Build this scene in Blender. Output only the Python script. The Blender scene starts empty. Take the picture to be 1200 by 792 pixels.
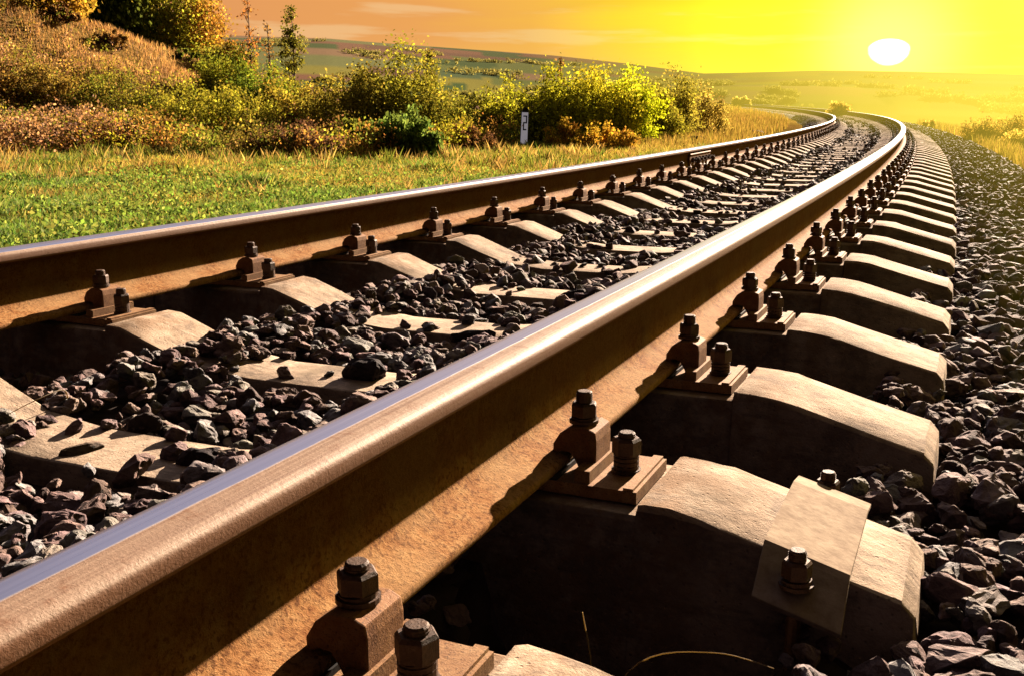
import bpy, bmesh, math, random
import numpy as np
from mathutils import Vector, Matrix
random.seed(7); rng = np.random.default_rng(7)
sc = bpy.context.scene
COL = sc.collection

# ------------------------------------------------------------------ track frame
RC = 268.0                      # curve radius; the track bends to the left
XC, XA, XB = -1.311, -0.557, -2.065   # centre line, near rail, far rail (offset from the camera's line)
HCAM = 0.3147
SP, S0 = 0.6, 0.7178            # sleeper spacing, first sleeper
CANT = 0.0179
def tz(s): return -0.000626*s + 5.08e-5*s*s
def W(s, o, z=0.0):
    th = s/RC
    return Vector((-RC+(RC+o)*math.cos(th), (RC+o)*math.sin(th), z+tz(s)+CANT*o))
def Wn(s, o, z):
    th = s/RC
    return np.stack([-RC+(RC+o)*np.cos(th), (RC+o)*np.sin(th), z+tz(s)+CANT*o], -1)
def inv(x, y):
    return RC*np.arctan2(y, x+RC), np.hypot(x+RC, y)-RC

# ------------------------------------------------------------------ helpers
def smooth(a, b, x):
    t = np.clip((x-a)/(b-a), 0, 1); return t*t*(3-2*t)
def tag(o, label=None, cat=None, group=None, kind=None):
    if label: o['label'] = label
    if cat: o['category'] = cat
    if group: o['group'] = group
    if kind: o['kind'] = kind
    return o
def link(o, parent=None):
    COL.objects.link(o)
    if parent: o.parent = parent
    return o
def empty(name, loc=(0,0,0), rot=(0,0,0)):
    o = bpy.data.objects.new(name, None); o.location = loc; o.rotation_euler = rot
    o.empty_display_size = 0.1
    return link(o)
def mesh_np(name, V, F, mat, col=None, parent=None, smooth_sh=False):
    V = np.ascontiguousarray(V, dtype=np.float32); F = np.ascontiguousarray(F, dtype=np.int32)
    k = F.shape[1]; me = bpy.data.meshes.new(name)
    me.vertices.add(len(V)); me.vertices.foreach_set('co', V.ravel())
    me.loops.add(F.size); me.loops.foreach_set('vertex_index', F.ravel())
    me.polygons.add(len(F)); me.polygons.foreach_set('loop_start', np.arange(0, F.size, k, dtype=np.int32))
    try: me.polygons.foreach_set('loop_total', np.full(len(F), k, dtype=np.int32))
    except Exception: pass
    me.polygons.foreach_set('use_smooth', np.full(len(F), smooth_sh, dtype=bool))
    me.update(calc_edges=True)
    if col is not None:
        a = me.color_attributes.new('Col', 'FLOAT_COLOR', 'POINT')
        c = np.ones((len(V), 4), dtype=np.float32); c[:, :3] = col
        a.data.foreach_set('color', c.ravel())
    me.materials.append(mat)
    return link(bpy.data.objects.new(name, me), parent)
def obj(name, bm, mat, parent=None, bevel=0, loc=None, smooth_ang=None):
    me = bpy.data.meshes.new(name)
    if bevel:
        es = [e for e in bm.edges if len(e.link_faces) == 2 and e.calc_face_angle(0) > 0.5]
        bmesh.ops.bevel(bm, geom=es, offset=bevel, segments=2, affect='EDGES', profile=0.6)
    bm.normal_update(); bm.to_mesh(me); bm.free(); me.materials.append(mat)
    o = bpy.data.objects.new(name, me)
    if loc: o.location = loc
    if smooth_ang is not None:
        for p in me.polygons: p.use_smooth = True
        me.set_sharp_from_angle(angle=smooth_ang)
    return link(o, parent)
def box(bm, x0, x1, y0, y1, z0, z1):
    v = [bm.verts.new((x, y, z)) for z in (z0, z1) for y in (y0, y1) for x in (x0, x1)]
    for f in ((0,2,3,1),(4,5,7,6),(0,1,5,4),(2,6,7,3),(0,4,6,2),(1,3,7,5)):
        bm.faces.new([v[i] for i in f])
def prism(bm, cx, cy, z0, z1, r, n, r1=None, ph=0.0, tilt=0.0):
    r1 = r if r1 is None else r1
    a = [bm.verts.new((cx+r*math.cos(ph+2*math.pi*i/n), cy+r*math.sin(ph+2*math.pi*i/n), z0)) for i in range(n)]
    b = [bm.verts.new((cx+r1*math.cos(ph+2*math.pi*i/n), cy+r1*math.sin(ph+2*math.pi*i/n), z1+tilt*math.cos(2*math.pi*i/n))) for i in range(n)]
    for i in range(n):
        j = (i+1) % n; bm.faces.new((a[i], a[j], b[j], b[i]))
    bm.faces.new(b); bm.faces.new(a[::-1])
def tube_np(pts, rads, n=5):
    """tapered tube as numpy verts, quads"""
    pts = np.array(pts, float); V = []; F = []
    for i, p in enumerate(pts):
        d = pts[min(i+1, len(pts)-1)]-pts[max(i-1, 0)]; d /= (np.linalg.norm(d)+1e-9)
        u = np.cross(d, [0.3, 0.9, 0.17]); u /= np.linalg.norm(u); w = np.cross(d, u)
        for k in range(n):
            a = 2*math.pi*k/n; V.append(p+rads[i]*(math.cos(a)*u+math.sin(a)*w))
    for i in range(len(pts)-1):
        for k in range(n):
            k2 = (k+1) % n; F.append((i*n+k, i*n+k2, (i+1)*n+k2, (i+1)*n+k))
    return np.array(V), np.array(F)
def merge(parts):
    Vs, Fs, off = [], [], 0
    for V, F in parts:
        Vs.append(V); Fs.append(F+off); off += len(V)
    return np.concatenate(Vs), np.concatenate(Fs)

# ------------------------------------------------------------------ materials
def mat(name):
    m = bpy.data.materials.new(name); m.use_nodes = True
    nt = m.node_tree; nt.nodes.clear()
    out = nt.nodes.new('ShaderNodeOutputMaterial')
    return m, nt, out
class N:
    def __init__(s, nt): s.nt = nt
    def n(s, t, **kw):
        nd = s.nt.nodes.new(t)
        for k, v in kw.items():
            if k in nd.inputs.keys() if isinstance(k, str) else False: pass
            setattr(nd, k, v)
        return nd
    def l(s, a, b): s.nt.links.new(a, b)
    def noise(s, vec, scale, detail=6, rough=0.6, dim='3D'):
        nd = s.nt.nodes.new('ShaderNodeTexNoise'); nd.inputs['Scale'].default_value = scale
        nd.inputs['Detail'].default_value = detail; nd.inputs['Roughness'].default_value = rough
        if vec is not None: s.l(vec, nd.inputs['Vector'])
        return nd.outputs['Fac']
    def ramp(s, fac, stops):
        nd = s.nt.nodes.new('ShaderNodeValToRGB'); e = nd.color_ramp.elements
        while len(e) < len(stops): e.new(0.5)
        for el, (p, c) in zip(e, stops):
            el.position = p; el.color = (*c, 1) if len(c) == 3 else c
        s.l(fac, nd.inputs['Fac']); return nd.outputs['Color']
    def mix(s, fac, a, b, blend='MIX'):
        nd = s.nt.nodes.new('ShaderNodeMix'); nd.data_type = 'RGBA'; nd.blend_type = blend
        for sock, v in ((nd.inputs[0], fac), (nd.inputs[6], a), (nd.inputs[7], b)):
            if hasattr(v, 'links') or hasattr(v, 'is_linked'): s.l(v, sock)
            elif isinstance(v, (int, float)): sock.default_value = v
            else: sock.default_value = (*v, 1)
        return nd.outputs[2]
    def math(s, op, a, b=None, c=None, clamp=False):
        nd = s.nt.nodes.new('ShaderNodeMath'); nd.operation = op; nd.use_clamp = clamp
        for i, v in enumerate((a, b, c)):
            if v is None: continue
            if isinstance(v, (int, float)): nd.inputs[i].default_value = v
            else: s.l(v, nd.inputs[i])
        return nd.outputs[0]
    def mr(s, v, a, b, c=0, d=1):
        nd = s.nt.nodes.new('ShaderNodeMapRange'); nd.interpolation_type = 'SMOOTHSTEP'
        s.l(v, nd.inputs[0])
        for i, q in enumerate((a, b, c, d)): nd.inputs[i+1].default_value = q
        return nd.outputs[0]
    def mapping(s, vec, scale):
        nd = s.nt.nodes.new('ShaderNodeMapping'); nd.inputs['Scale'].default_value = scale
        s.l(vec, nd.inputs['Vector']); return nd.outputs[0]
    def bump(s, h, strength, dist, prev=None):
        nd = s.nt.nodes.new('ShaderNodeBump'); nd.inputs['Strength'].default_value = strength
        nd.inputs['Distance'].default_value = dist; s.l(h, nd.inputs['Height'])
        if prev: s.l(prev, nd.inputs['Normal'])
        return nd.outputs[0]
    def pos(s): return s.nt.nodes.new('ShaderNodeNewGeometry').outputs['Position']
    def oc(s): return s.nt.nodes.new('ShaderNodeTexCoord').outputs['Object']
    def rnd(s): return s.nt.nodes.new('ShaderNodeObjectInfo').outputs['Random']
def pbsdf(g, out, base, rough=0.8, metal=0.0, normal=None, spec=0.4):
    b = g.nt.nodes.new('ShaderNodeBsdfPrincipled')
    for k, v in (('Base Color', base), ('Roughness', rough), ('Metallic', metal)):
        if isinstance(v, (int, float)): b.inputs[k].default_value = v
        elif isinstance(v, tuple): b.inputs[k].default_value = (*v, 1)
        else: g.l(v, b.inputs[k])
    b.inputs['Specular IOR Level'].default_value = spec
    if normal: g.l(normal, b.inputs['Normal'])
    g.l(b.outputs[0], out.inputs['Surface']); return b

def m_concrete():
    m, nt, out = mat('concrete'); g = N(nt); p = g.pos()
    big = g.noise(p, 5, 5); mid = g.noise(p, 26, 8, .7); fine = g.noise(p, 240, 4, .7)
    streak = g.noise(g.mapping(p, (9, 90, 40)), 1, 6, .7)
    c = g.ramp(mid, [(0.28, (.44, .32, .22)), (0.5, (.76, .58, .42)), (0.72, (.88, .72, .54))])
    c = g.mix(g.math('MULTIPLY', g.mr(streak, .48, .66), .7), c, (.36, .27, .20))
    c = g.mix(g.mr(big, .55, .75), c, (.38, .29, .20))
    v = nt.nodes.new('ShaderNodeTexVoronoi'); v.inputs['Scale'].default_value = 75; g.l(p, v.inputs['Vector'])
    pit = g.mr(v.outputs['Distance'], .05, .20)
    c = g.mix(g.math('MULTIPLY', g.math('SUBTRACT', 1, pit), .45), c, (.12, .08, .06))
    ox = nt.nodes.new('ShaderNodeSeparateXYZ'); g.l(g.oc(), ox.inputs[0])
    near = g.mr(g.math('ABSOLUTE', g.math('SUBTRACT', g.math('ABSOLUTE', ox.outputs[0]), .754)), .40, .19)
    c = g.mix(g.math('MULTIPLY', g.math('MULTIPLY', near, g.mr(g.noise(p, 14, 6, .7), .38, .60)), .75), c, (.36, .20, .10))
    c = g.mix(g.math('MULTIPLY', g.mr(g.noise(p, 9, 7, .75), .50, .62), .55), c, (.25, .19, .15))
    r = g.math('MULTIPLY_ADD', g.rnd(), .22, .88)
    rr = nt.nodes.new('ShaderNodeCombineColor'); [g.l(r, rr.inputs[i]) for i in range(3)]
    c = g.mix(1.0, c, rr.outputs[0], 'MULTIPLY')
    h = g.math('ADD', g.math('MULTIPLY', mid, .9), g.math('ADD', g.math('MULTIPLY', fine, .5), g.math('MULTIPLY', pit, .35)))
    pbsdf(g, out, c, .9, 0, g.bump(h, .55, .006), .2); return m
def m_rust(name, stops, scale=30, bump=.5, rough=.75, spec=.35):
    m, nt, out = mat(name); g = N(nt); p = g.pos()
    a = g.noise(p, scale, 8, .7); f = g.noise(p, 420, 3, .7)
    c = g.ramp(a, stops)
    c = g.mix(g.mr(f, .5, .75), c, (.05, .022, .012))
    h = g.math('ADD', a, g.math('MULTIPLY', f, .6))
    pbsdf(g, out, c, rough, .12, g.bump(h, bump, .002), spec); return m
def m_rail(b0=-.0405, b1=-.0015):
    """v of the UV runs round the profile in metres, u along the rail"""
    m, nt, out = mat('rail_steel'); g = N(nt)
    uv = nt.nodes.new('ShaderNodeUVMap').outputs[0]
    sep = nt.nodes.new('ShaderNodeSeparateXYZ'); g.l(uv, sep.inputs[0])
    u, v = sep.outputs[0], sep.outputs[1]
    p = g.pos()
    st = g.noise(g.mapping(uv, (1.2, 160, 1)), 1, 6, .65)
    wob = g.noise(g.mapping(uv, (9, 30, 1)), 1, 4, .6)
    vv = g.math('ADD', v, g.math('MULTIPLY', g.math('SUBTRACT', wob, .5), .005))
    # running band in v: 0 = crown centre, + = right-hand side
    band = g.math('MULTIPLY', g.mr(vv, b0-.0015, b0+.0015), g.mr(vv, b1+.002, b1-.002))
    blot = g.noise(p, 38, 8, .72); fine = g.noise(p, 500, 3, .7); grit = g.noise(p, 170, 5, .75)
    head = g.mr(g.math('ABSOLUTE', vv), .062, .056)
    rust = g.ramp(blot, [(.3, (.30, .11, .032)), (.5, (.52, .25, .09)), (.7, (.68, .40, .17))])
    rust = g.mix(g.math('MULTIPLY', g.mr(grit, .48, .62), .8), rust, (.13, .045, .015))
    dust = g.mr(g.noise(p, 7, 5, .6), .45, .62)
    rust = g.mix(g.math('MULTIPLY', dust, .45), rust, (.58, .36, .17))
    tan = g.ramp(st, [(.3, (.25, .14, .09)), (.55, (.46, .31, .21)), (.75, (.62, .47, .36))])
    tan = g.mix(g.math('MULTIPLY', g.mr(blot, .5, .7), .7), tan, (.24, .10, .04))
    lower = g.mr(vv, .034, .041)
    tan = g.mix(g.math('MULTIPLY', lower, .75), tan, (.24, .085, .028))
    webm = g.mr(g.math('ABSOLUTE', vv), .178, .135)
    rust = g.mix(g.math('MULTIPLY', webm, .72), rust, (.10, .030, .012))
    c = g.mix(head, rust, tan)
    steel = g.ramp(st, [(.3, (.62, .62, .70)), (.7, (.80, .80, .88))])
    c = g.mix(band, c, steel)
    met = g.math('ADD', g.math('MULTIPLY', band, .95), g.math('MULTIPLY', g.math('MULTIPLY', head, g.math('SUBTRACT', 1, lower)), .06), clamp=True)
    r1 = g.math('MULTIPLY_ADD', st, .14, .22)
    ro = nt.nodes.new('ShaderNodeMix'); g.l(band, ro.inputs[0]); 
    hr = nt.nodes.new('ShaderNodeMix'); g.l(head, hr.inputs[0]); hr.inputs[2].default_value = .82; hr.inputs[3].default_value = .60
    g.l(hr.outputs[0], ro.inputs[2]); g.l(r1, ro.inputs[3])
    hh = g.math('ADD', blot, g.math('ADD', g.math('MULTIPLY', fine, .6), g.math('MULTIPLY', grit, 1.3)))
    inv_ = g.math('SUBTRACT', 1, g.math('MULTIPLY', band, .97))
    hh = g.math('MULTIPLY', hh, g.math('MULTIPLY', inv_, g.math('SUBTRACT', 1, g.math('MULTIPLY', head, .6))))
    b = pbsdf(g, out, c, ro.outputs[0], met, g.bump(hh, .55, .0022), .4); g.l(g.math('MULTIPLY_ADD', head, .30, .06), b.inputs['Specular IOR Level']); return m
def m_rock():
    m, nt, out = mat('ballast_stone'); g = N(nt); p = g.pos()
    at = nt.nodes.new('ShaderNodeAttribute'); at.attribute_name = 'Col'
    a = g.noise(p, 45, 8, .7); f = g.noise(p, 300, 5, .75)
    c = g.mix(1.0, at.outputs['Color'], g.ramp(a, [(.3, (.45, .42, .45)), (.55, (1, .96, .95)), (.75, (1.7, 1.5, 1.4))]), 'MULTIPLY')
    c = g.mix(g.mr(f, .62, .8), c, (.34, .27, .24))
    h = g.math('ADD', a, g.math('MULTIPLY', f, .4))
    pbsdf(g, out, c, .72, 0, g.bump(h, .9, .006), .15); return m
def m_bed():
    m, nt, out = mat('ballast_bed'); g = N(nt); p = g.pos()
    v = nt.nodes.new('ShaderNodeTexVoronoi'); v.inputs['Scale'].default_value = 17; g.l(p, v.inputs['Vector'])
    c = g.ramp(v.outputs['Color'], [(0, (.03, .022, .02)), (.5, (.10, .075, .065)), (1, (.26, .20, .17))])
    h = g.math('SUBTRACT', 1, v.outputs['Distance'])
    pbsdf(g, out, c, .9, 0, g.bump(h, 1, .05), .2); return m
def m_leaf():
    m, nt, out = mat('foliage'); g = N(nt)
    at = nt.nodes.new('ShaderNodeAttribute'); at.attribute_name = 'Col'
    d = nt.nodes.new('ShaderNodeBsdfDiffuse'); t = nt.nodes.new('ShaderNodeBsdfTranslucent')
    g.l(at.outputs['Color'], d.inputs[0])
    g.l(g.mix(1.0, at.outputs['Color'], (1.35, 1.15, .6), 'MULTIPLY'), t.inputs[0])
    mx = nt.nodes.new('ShaderNodeMixShader'); mx.inputs[0].default_value = .42
    g.l(d.outputs[0], mx.inputs[1]); g.l(t.outputs[0], mx.inputs[2]); g.l(mx.outputs[0], out.inputs[0]); return m
def m_attr(name, rough=.85):
    m, nt, out = mat(name); g = N(nt)
    at = nt.nodes.new('ShaderNodeAttribute'); at.attribute_name = 'Col'
    a = g.noise(g.pos(), 40, 4)
    c = g.mix(1.0, at.outputs['Color'], g.ramp(a, [(.3, (.7, .7, .7)), (.7, (1.2, 1.2, 1.2))]), 'MULTIPLY')
    pbsdf(g, out, c, rough, 0, g.bump(a, .4, .01), .2); return m
def m_ground():
    m, nt, out = mat('ground_soil'); g = N(nt); p = g.pos()
    at = nt.nodes.new('ShaderNodeAttribute'); at.attribute_name = 'Col'
    a = g.noise(p, 2.2, 8, .7); f = g.noise(p, 22, 6, .75)
    c = g.mix(1.0, at.outputs['Color'], g.ramp(a, [(.32, (.5, .5, .5)), (.68, (1.45, 1.4, 1.35))]), 'MULTIPLY')
    c = g.mix(1.0, c, g.ramp(f, [(.35, (.6, .6, .6)), (.65, (1.3, 1.3, 1.3))]), 'MULTIPLY')
    pbsdf(g, out, c, .95, 0, g.bump(f, .8, .05), 0.0); return m
def m_flat(name, c0, c1, scale=30, rough=.7, bump=.3, dist=.003):
    m, nt, out = mat(name); g = N(nt); p = g.oc()
    a = g.noise(p, scale, 6, .65)
    b = pbsdf(g, out, g.ramp(a, [(.35, c0), (.65, c1)]), rough, 0, g.bump(a, bump, dist), .2)
    if name == 'glowing_whitewash': b.inputs['Emission Color'].default_value = (.8, .74, .85, 1); b.inputs['Emission Strength'].default_value = .24  # paint given a faint glow to lift the post's shaded face
    return m

M = dict(
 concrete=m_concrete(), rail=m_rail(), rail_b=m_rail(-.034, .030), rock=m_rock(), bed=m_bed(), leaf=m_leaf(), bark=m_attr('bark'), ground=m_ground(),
 plate=m_rust('rusty_plate', [(.3, (.30, .13, .05)), (.55, (.46, .25, .11)), (.75, (.58, .38, .20))]),
 iron=m_rust('dark_rusty_iron', [(.3, (.045, .025, .016)), (.55, (.12, .062, .036)), (.75, (.28, .16, .09))], 60, .7, .6),
 clip=m_rust('orange_rust_iron', [(.3, (.22, .09, .035)), (.55, (.42, .20, .08)), (.75, (.55, .32, .15))], 45, .6),
 strap=m_flat('worn_painted_plate', (.34, .24, .16), (.56, .43, .30), 34, .92, .6, .003),
 white=m_flat('glowing_whitewash', (.62, .60, .58), (.80, .79, .77), 18),
 black=m_flat('black_paint', (.012, .012, .014), (.03, .03, .03), 30),
)

# ------------------------------------------------------------------ camera
cam = bpy.data.cameras.new('camera'); co = bpy.data.objects.new('camera', cam); COL.objects.link(co)
F_PX = 1203.34; cam.sensor_width = 36; cam.lens = F_PX/1200*36
cam.clip_start = .02; cam.clip_end = 30000
th, ps, rl = math.radians(12.902), math.radians(24.022), math.radians(.804)
Fv = Vector((-math.cos(th)*math.sin(ps), math.cos(th)*math.cos(ps), -math.sin(th)))
Rv = Vector((math.cos(ps), math.sin(ps), 0)); Uv = Rv.cross(Fv)
R2 = Rv*math.cos(rl)+Uv*math.sin(rl); U2 = Uv*math.cos(rl)-Rv*math.sin(rl)
co.matrix_world = Matrix(((R2.x, U2.x, -Fv.x, 0), (R2.y, U2.y, -Fv.y, 0), (R2.z, U2.z, -Fv.z, HCAM), (0, 0, 0, 1)))
sc.camera = co
def spot(px, zc):
    """ground position seen at column px of the 1200 px wide photo, zc metres away"""
    q = zc/math.cos(th); X = (px-600)/F_PX*zc
    return X*math.cos(ps)-q*math.sin(ps), X*math.sin(ps)+q*math.cos(ps)
def zat(px, py, zc):
    return HCAM+(120.4+.014*(px-600)-py)/F_PX*zc*1.03

# ------------------------------------------------------------------ light and sky
SUN_EL, SUN_AZ = math.radians(19), math.radians(3.8)     # azimuth to the right of the track
sd = Vector((math.sin(SUN_AZ)*math.cos(SUN_EL), math.cos(SUN_AZ)*math.cos(SUN_EL), math.sin(SUN_EL)))
L = bpy.data.lights.new('sun', 'SUN'); L.energy = 15.5; L.angle = math.radians(.5); L.color = (1, .785, .60)
lo = bpy.data.objects.new('sun', L); lo.rotation_euler = (-sd).to_track_quat('-Z', 'Y').to_euler(); COL.objects.link(lo)

def sky():
    w = bpy.data.worlds.new('World'); sc.world = w; w.use_nodes = True
    nt = w.node_tree; nt.nodes.clear(); g = N(nt)
    out = nt.nodes.new('ShaderNodeOutputWorld'); bg = nt.nodes.new('ShaderNodeBackground'); g.l(bg.outputs[0], out.inputs[0])
    ns = nt.nodes.new('ShaderNodeTexSky'); ns.sky_type = 'NISHITA'; ns.sun_disc = False
    ns.sun_elevation = SUN_EL; ns.sun_rotation = SUN_AZ; ns.dust_density = 2.5
    d = nt.nodes.new('ShaderNodeTexCoord').outputs['Generated']
    # direction of the low orange disc seen over the valley
    px, py = 1042, 57
    dv = (Fv + R2*((px-600)/F_PX) + U2*((396-py)/F_PX)).normalized()
    dot = nt.nodes.new('ShaderNodeVectorMath'); dot.operation = 'DOT_PRODUCT'; g.l(d, dot.inputs[0]); dot.inputs[1].default_value = dv
    ang = g.math('ARCCOSINE', g.math('MINIMUM', dot.outputs['Value'], 1.0))          # radians from the disc
    sep = nt.nodes.new('ShaderNodeSeparateXYZ'); g.l(d, sep.inputs[0]); el = sep.outputs[2]
    n1 = nt.nodes.new('ShaderNodeTexNoise'); n1.inputs['Scale'].default_value = 1.0; n1.inputs['Detail'].default_value = 7
    g.l(g.mapping(d, (7, 7, 75)), n1.inputs['Vector']); cl = n1.outputs['Fac']
    n2 = nt.nodes.new('ShaderNodeTexNoise'); n2.inputs['Scale'].default_value = 1.0; n2.inputs['Detail'].default_value = 4
    g.l(g.mapping(d, (3, 3, 16)), n2.inputs['Vector'])
    a2 = g.math('ADD', ang, g.math('MULTIPLY', g.math('SUBTRACT', cl, .5), .10))
    a2 = g.math('ADD', a2, g.math('MULTIPLY', g.math('SUBTRACT', n2.outputs['Fac'], .5), .06))
    c = g.ramp(a2, [(0, (1, 1, .05)), (.09, (1, .95, .008)), (.16, (1, .84, .012)), (.23, (.99, .66, .03)),
                    (.31, (.94, .49, .075)), (.42, (.85, .38, .10)), (.62, (.78, .33, .115)), (1, (.5, .25, .14))])
    pale = g.math('MULTIPLY', g.mr(el, .075, .0), .30)
    c = g.mix(pale, c, g.mix(g.mr(ang, .05, .3), (1, .93, .12), (.90, .58, .24)))
    c = g.mix(g.math('MULTIPLY', g.mr(cl, .52, .66), .5), c, g.mix(g.mr(ang, .1, .4), (1, .88, .16), (.93, .62, .30)))
    up = g.math('SUBTRACT', el, dv.z)
    azr = g.math('ARCTAN2', sep.outputs[0], sep.outputs[1])
    corner = g.math('MULTIPLY', g.math('MULTIPLY', g.mr(azr, -.05, .045), g.mr(g.math('ADD', el, g.math('MULTIPLY', g.math('SUBTRACT', cl, .5), .12)), .035, .085)), .75)
    c = g.mix(corner, c, (1, .60, .03))
    wv = g.mix(g.mr(up, -.004, .006), (.35, .35, .35), (3.2, 3.2, 3.2)); wsep = nt.nodes.new('ShaderNodeSeparateXYZ'); g.l(wv, wsep.inputs[0])
    dr = g.math('SQRT', g.math('ADD', g.math('MULTIPLY', ang, ang), g.math('MULTIPLY', g.math('MULTIPLY', up, up), wsep.outputs[0])))
    disc = g.mr(g.math('ADD', dr, g.math('MULTIPLY', g.math('SUBTRACT', cl, .5), .006)), .0182, .0118)
    halo = g.math('POWER', g.mr(ang, .10, .010), 1.6); c = g.mix(g.math('MULTIPLY', halo, .95), c, (1.45, 1.40, .28))
    c = g.mix(disc, c, (9, 8.5, 7))
    nsc = g.mix(1.0, g.mix(1.0, ns.outputs[0], (.0011, .0010, .0013), 'MULTIPLY'), (.027, .016, .014), 'ADD')
    # unseen sky is shaped: darkened behind and to the right to cut fill
    az = g.math('ARCTAN2', sep.outputs[0], sep.outputs[1])
    up_sky = g.mix(g.mr(ang, .75, 1.35), (.42, .39, .50), nsc)  # lavender patch added high on the left to brighten the rail tops
    up_sky = g.mix(g.mr(az, -.10, .15), up_sky, nsc)
    c = g.mix(g.mr(az, .13, .40), c, nsc)
    c = g.mix(g.mr(ang, .74, .95), c, nsc)
    c = g.mix(g.mr(el, .112, .17), c, up_sky)
    g.l(c, bg.inputs[0]); bg.inputs[1].default_value = 1.0
sky()

# ------------------------------------------------------------------ terrain
_ph = rng.uniform(0, 6.28, (8, 2)); _dr = rng.uniform(0, 6.28, 8)
def wob(x, y, wl):
    r = 0
    for i in range(8):
        k = 2*math.pi/(wl*(1+.31*i)); r = r+np.sin(k*(x*math.cos(_dr[i])+y*math.sin(_dr[i]))+_ph[i, 0])/(1+.2*i)
    return r/3.5
def G(x, y):
    x = np.asarray(x, float); y = np.asarray(y, float)
    s, o = inv(x, y); r = np.hypot(x, y)
    base = tz(np.clip(s, -20, 260))
    left = -.50+.05*wob(x, y, 5)
    right = -.62-.16*np.clip(o-1.0, 0, 8)-.05*np.clip(o-5, 0, 60)+.03*wob(x, y, 4)
    z = np.where(o < -1, left, right)
    bank = .66*np.clip(-x-15.5+.6*wob(x, y, 14), 0, 20); bank = np.where(bank > 0, bank*bank/(bank+.3), 0); bank = np.minimum(bank, 2.9)*smooth(36, 24.5, r)
    z = base+z+(bank+.16*wob(x, y, 1.9)*smooth(-12, -15, x)+.22*wob(x+7, y, 4.1)*smooth(-14, -17, x))*(o < -3)
    # under the ballast keep the ground low
    z = np.where((o > -3.0) & (o < .95), base-.75, z)
    # inner side further off falls gently away behind the bushes
    z = z-smooth(25, 140, r)*8*smooth(6, 30, np.abs(o+1.3))
    # far valley and hills
    b = np.degrees(np.arctan2(x, y))
    ridge = np.interp(b, [-180, -60, -42, -34, -26, -22, -18, -14, -8, 0, 8, 180],
                         [.05, .055, .0535, .0530, .0450, .0410, .0350, .0275, .0305, .0290, .0260, .03])
    A = ridge*3200
    rt = smooth(-22, -12, b)
    hills = -26+smooth(500, 3200, r)*(A+24)+smooth(250, 900, r)*wob(x, y, 900)*4+rt*(26*np.exp(-((r-1500)/260)**2)*(.6+.5*wob(x, y, 1500))+13*np.exp(-((r-820)/130)**2)*smooth(-9, 0, b+3*wob(x, y, 500)))
    t = smooth(120, 330, r)
    z = z*(1-t)+hills*t
    z = np.where(r > 3200, z-(r-3200)*.02, z)
    return z
def ground_color(x, y):
    s, o = inv(x, y); r = np.hypot(x, y); n = wob(x, y, 3); n2 = wob(x+50, y, 9)
    green = np.array([.085, .12, .02]); dry = np.array([.34, .22, .07]); soil = np.array([.16, .10, .05])
    w = smooth(-.6, .8, n+n2*.5)[..., None]
    c = green*(1-w)+dry*.6*w
    d = (smooth(-13, -15.5, x)*(o < -3))[..., None]; c = c*(1-d)+dry*d
    yel = (smooth(22, 50, r)*(o < 0))[..., None]; c = c*(1-yel)+(np.array([.40, .25, .06])*(.7+.3*n[..., None]))*yel
    rt = (o > 0)[..., None]*1.0; c = c*(1-rt)+(np.array([.36, .27, .05])*(.8+.3*n[..., None]))*rt
    # far fields, with distance haze mixed into their colours
    n3 = wob(x, y, 700); b = np.degrees(np.arctan2(x, y))
    F = [np.array([.42, .38, .10]), np.array([.24, .17, .09]), np.array([.13, .20, .10]), np.array([.20, .26, .13]), np.array([.12, .19, .10]), np.array([.34, .20, .14]), np.array([.38, .25, .18]), np.array([.17, .17, .12]), np.array([.07, .08, .05])]
    F = [np.array(q) for q in ((.42, .40, .10), (.24, .30, .10), (.36, .20, .13), (.12, .20, .08), (.30, .34, .14), (.44, .30, .18), (.16, .24, .12), (.28, .17, .12), (.07, .09, .04))]
    rr_ = r+110*n3; row = np.floor(np.log(np.maximum(rr_, 1)/100)*13).astype(int); cell = np.floor((b+row*3.7+.8*n3)/(3.5+row % 4)).astype(int)
    k = (row*5+cell*7+(row*cell) % 3) % 8; k = np.where(rr_ > 3000, 8, k); fc = np.array(F)[k]
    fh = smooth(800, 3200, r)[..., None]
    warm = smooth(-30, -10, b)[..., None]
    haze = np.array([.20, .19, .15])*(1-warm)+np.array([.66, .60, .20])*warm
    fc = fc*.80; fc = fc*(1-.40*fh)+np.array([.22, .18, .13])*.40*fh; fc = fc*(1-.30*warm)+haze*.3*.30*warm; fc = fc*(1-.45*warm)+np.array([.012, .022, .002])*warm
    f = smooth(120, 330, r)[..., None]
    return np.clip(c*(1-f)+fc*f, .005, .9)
def build_ground():
    rr = np.concatenate([[.01], np.geomspace(.6, 45, 170), np.geomspace(46, 9000, 170)])
    # fine angular steps ahead, coarse behind
    aa = np.concatenate([np.linspace(-75, 40, 420, endpoint=False), np.linspace(40, 285, 90, endpoint=False)])
    a = np.radians(aa); Rr, A = np.meshgrid(rr, a, indexing='ij')
    x = Rr*np.sin(A); y = Rr*np.cos(A); z = G(x, y)
    V = np.stack([x, y, z], -1).reshape(-1, 3); C = ground_color(x, y).reshape(-1, 3)
    nr, na = len(rr), len(a); i, j = np.meshgrid(np.arange(nr-1), np.arange(na), indexing='ij'); j2 = (j+1) % na
    F = np.stack([i*na+j, (i+1)*na+j, (i+1)*na+j2, i*na+j2], -1).reshape(-1, 4)
    tag(mesh_np('ground', V, F[:, ::-1], M['ground'], C, None, True), kind='structure')
build_ground()

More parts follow.
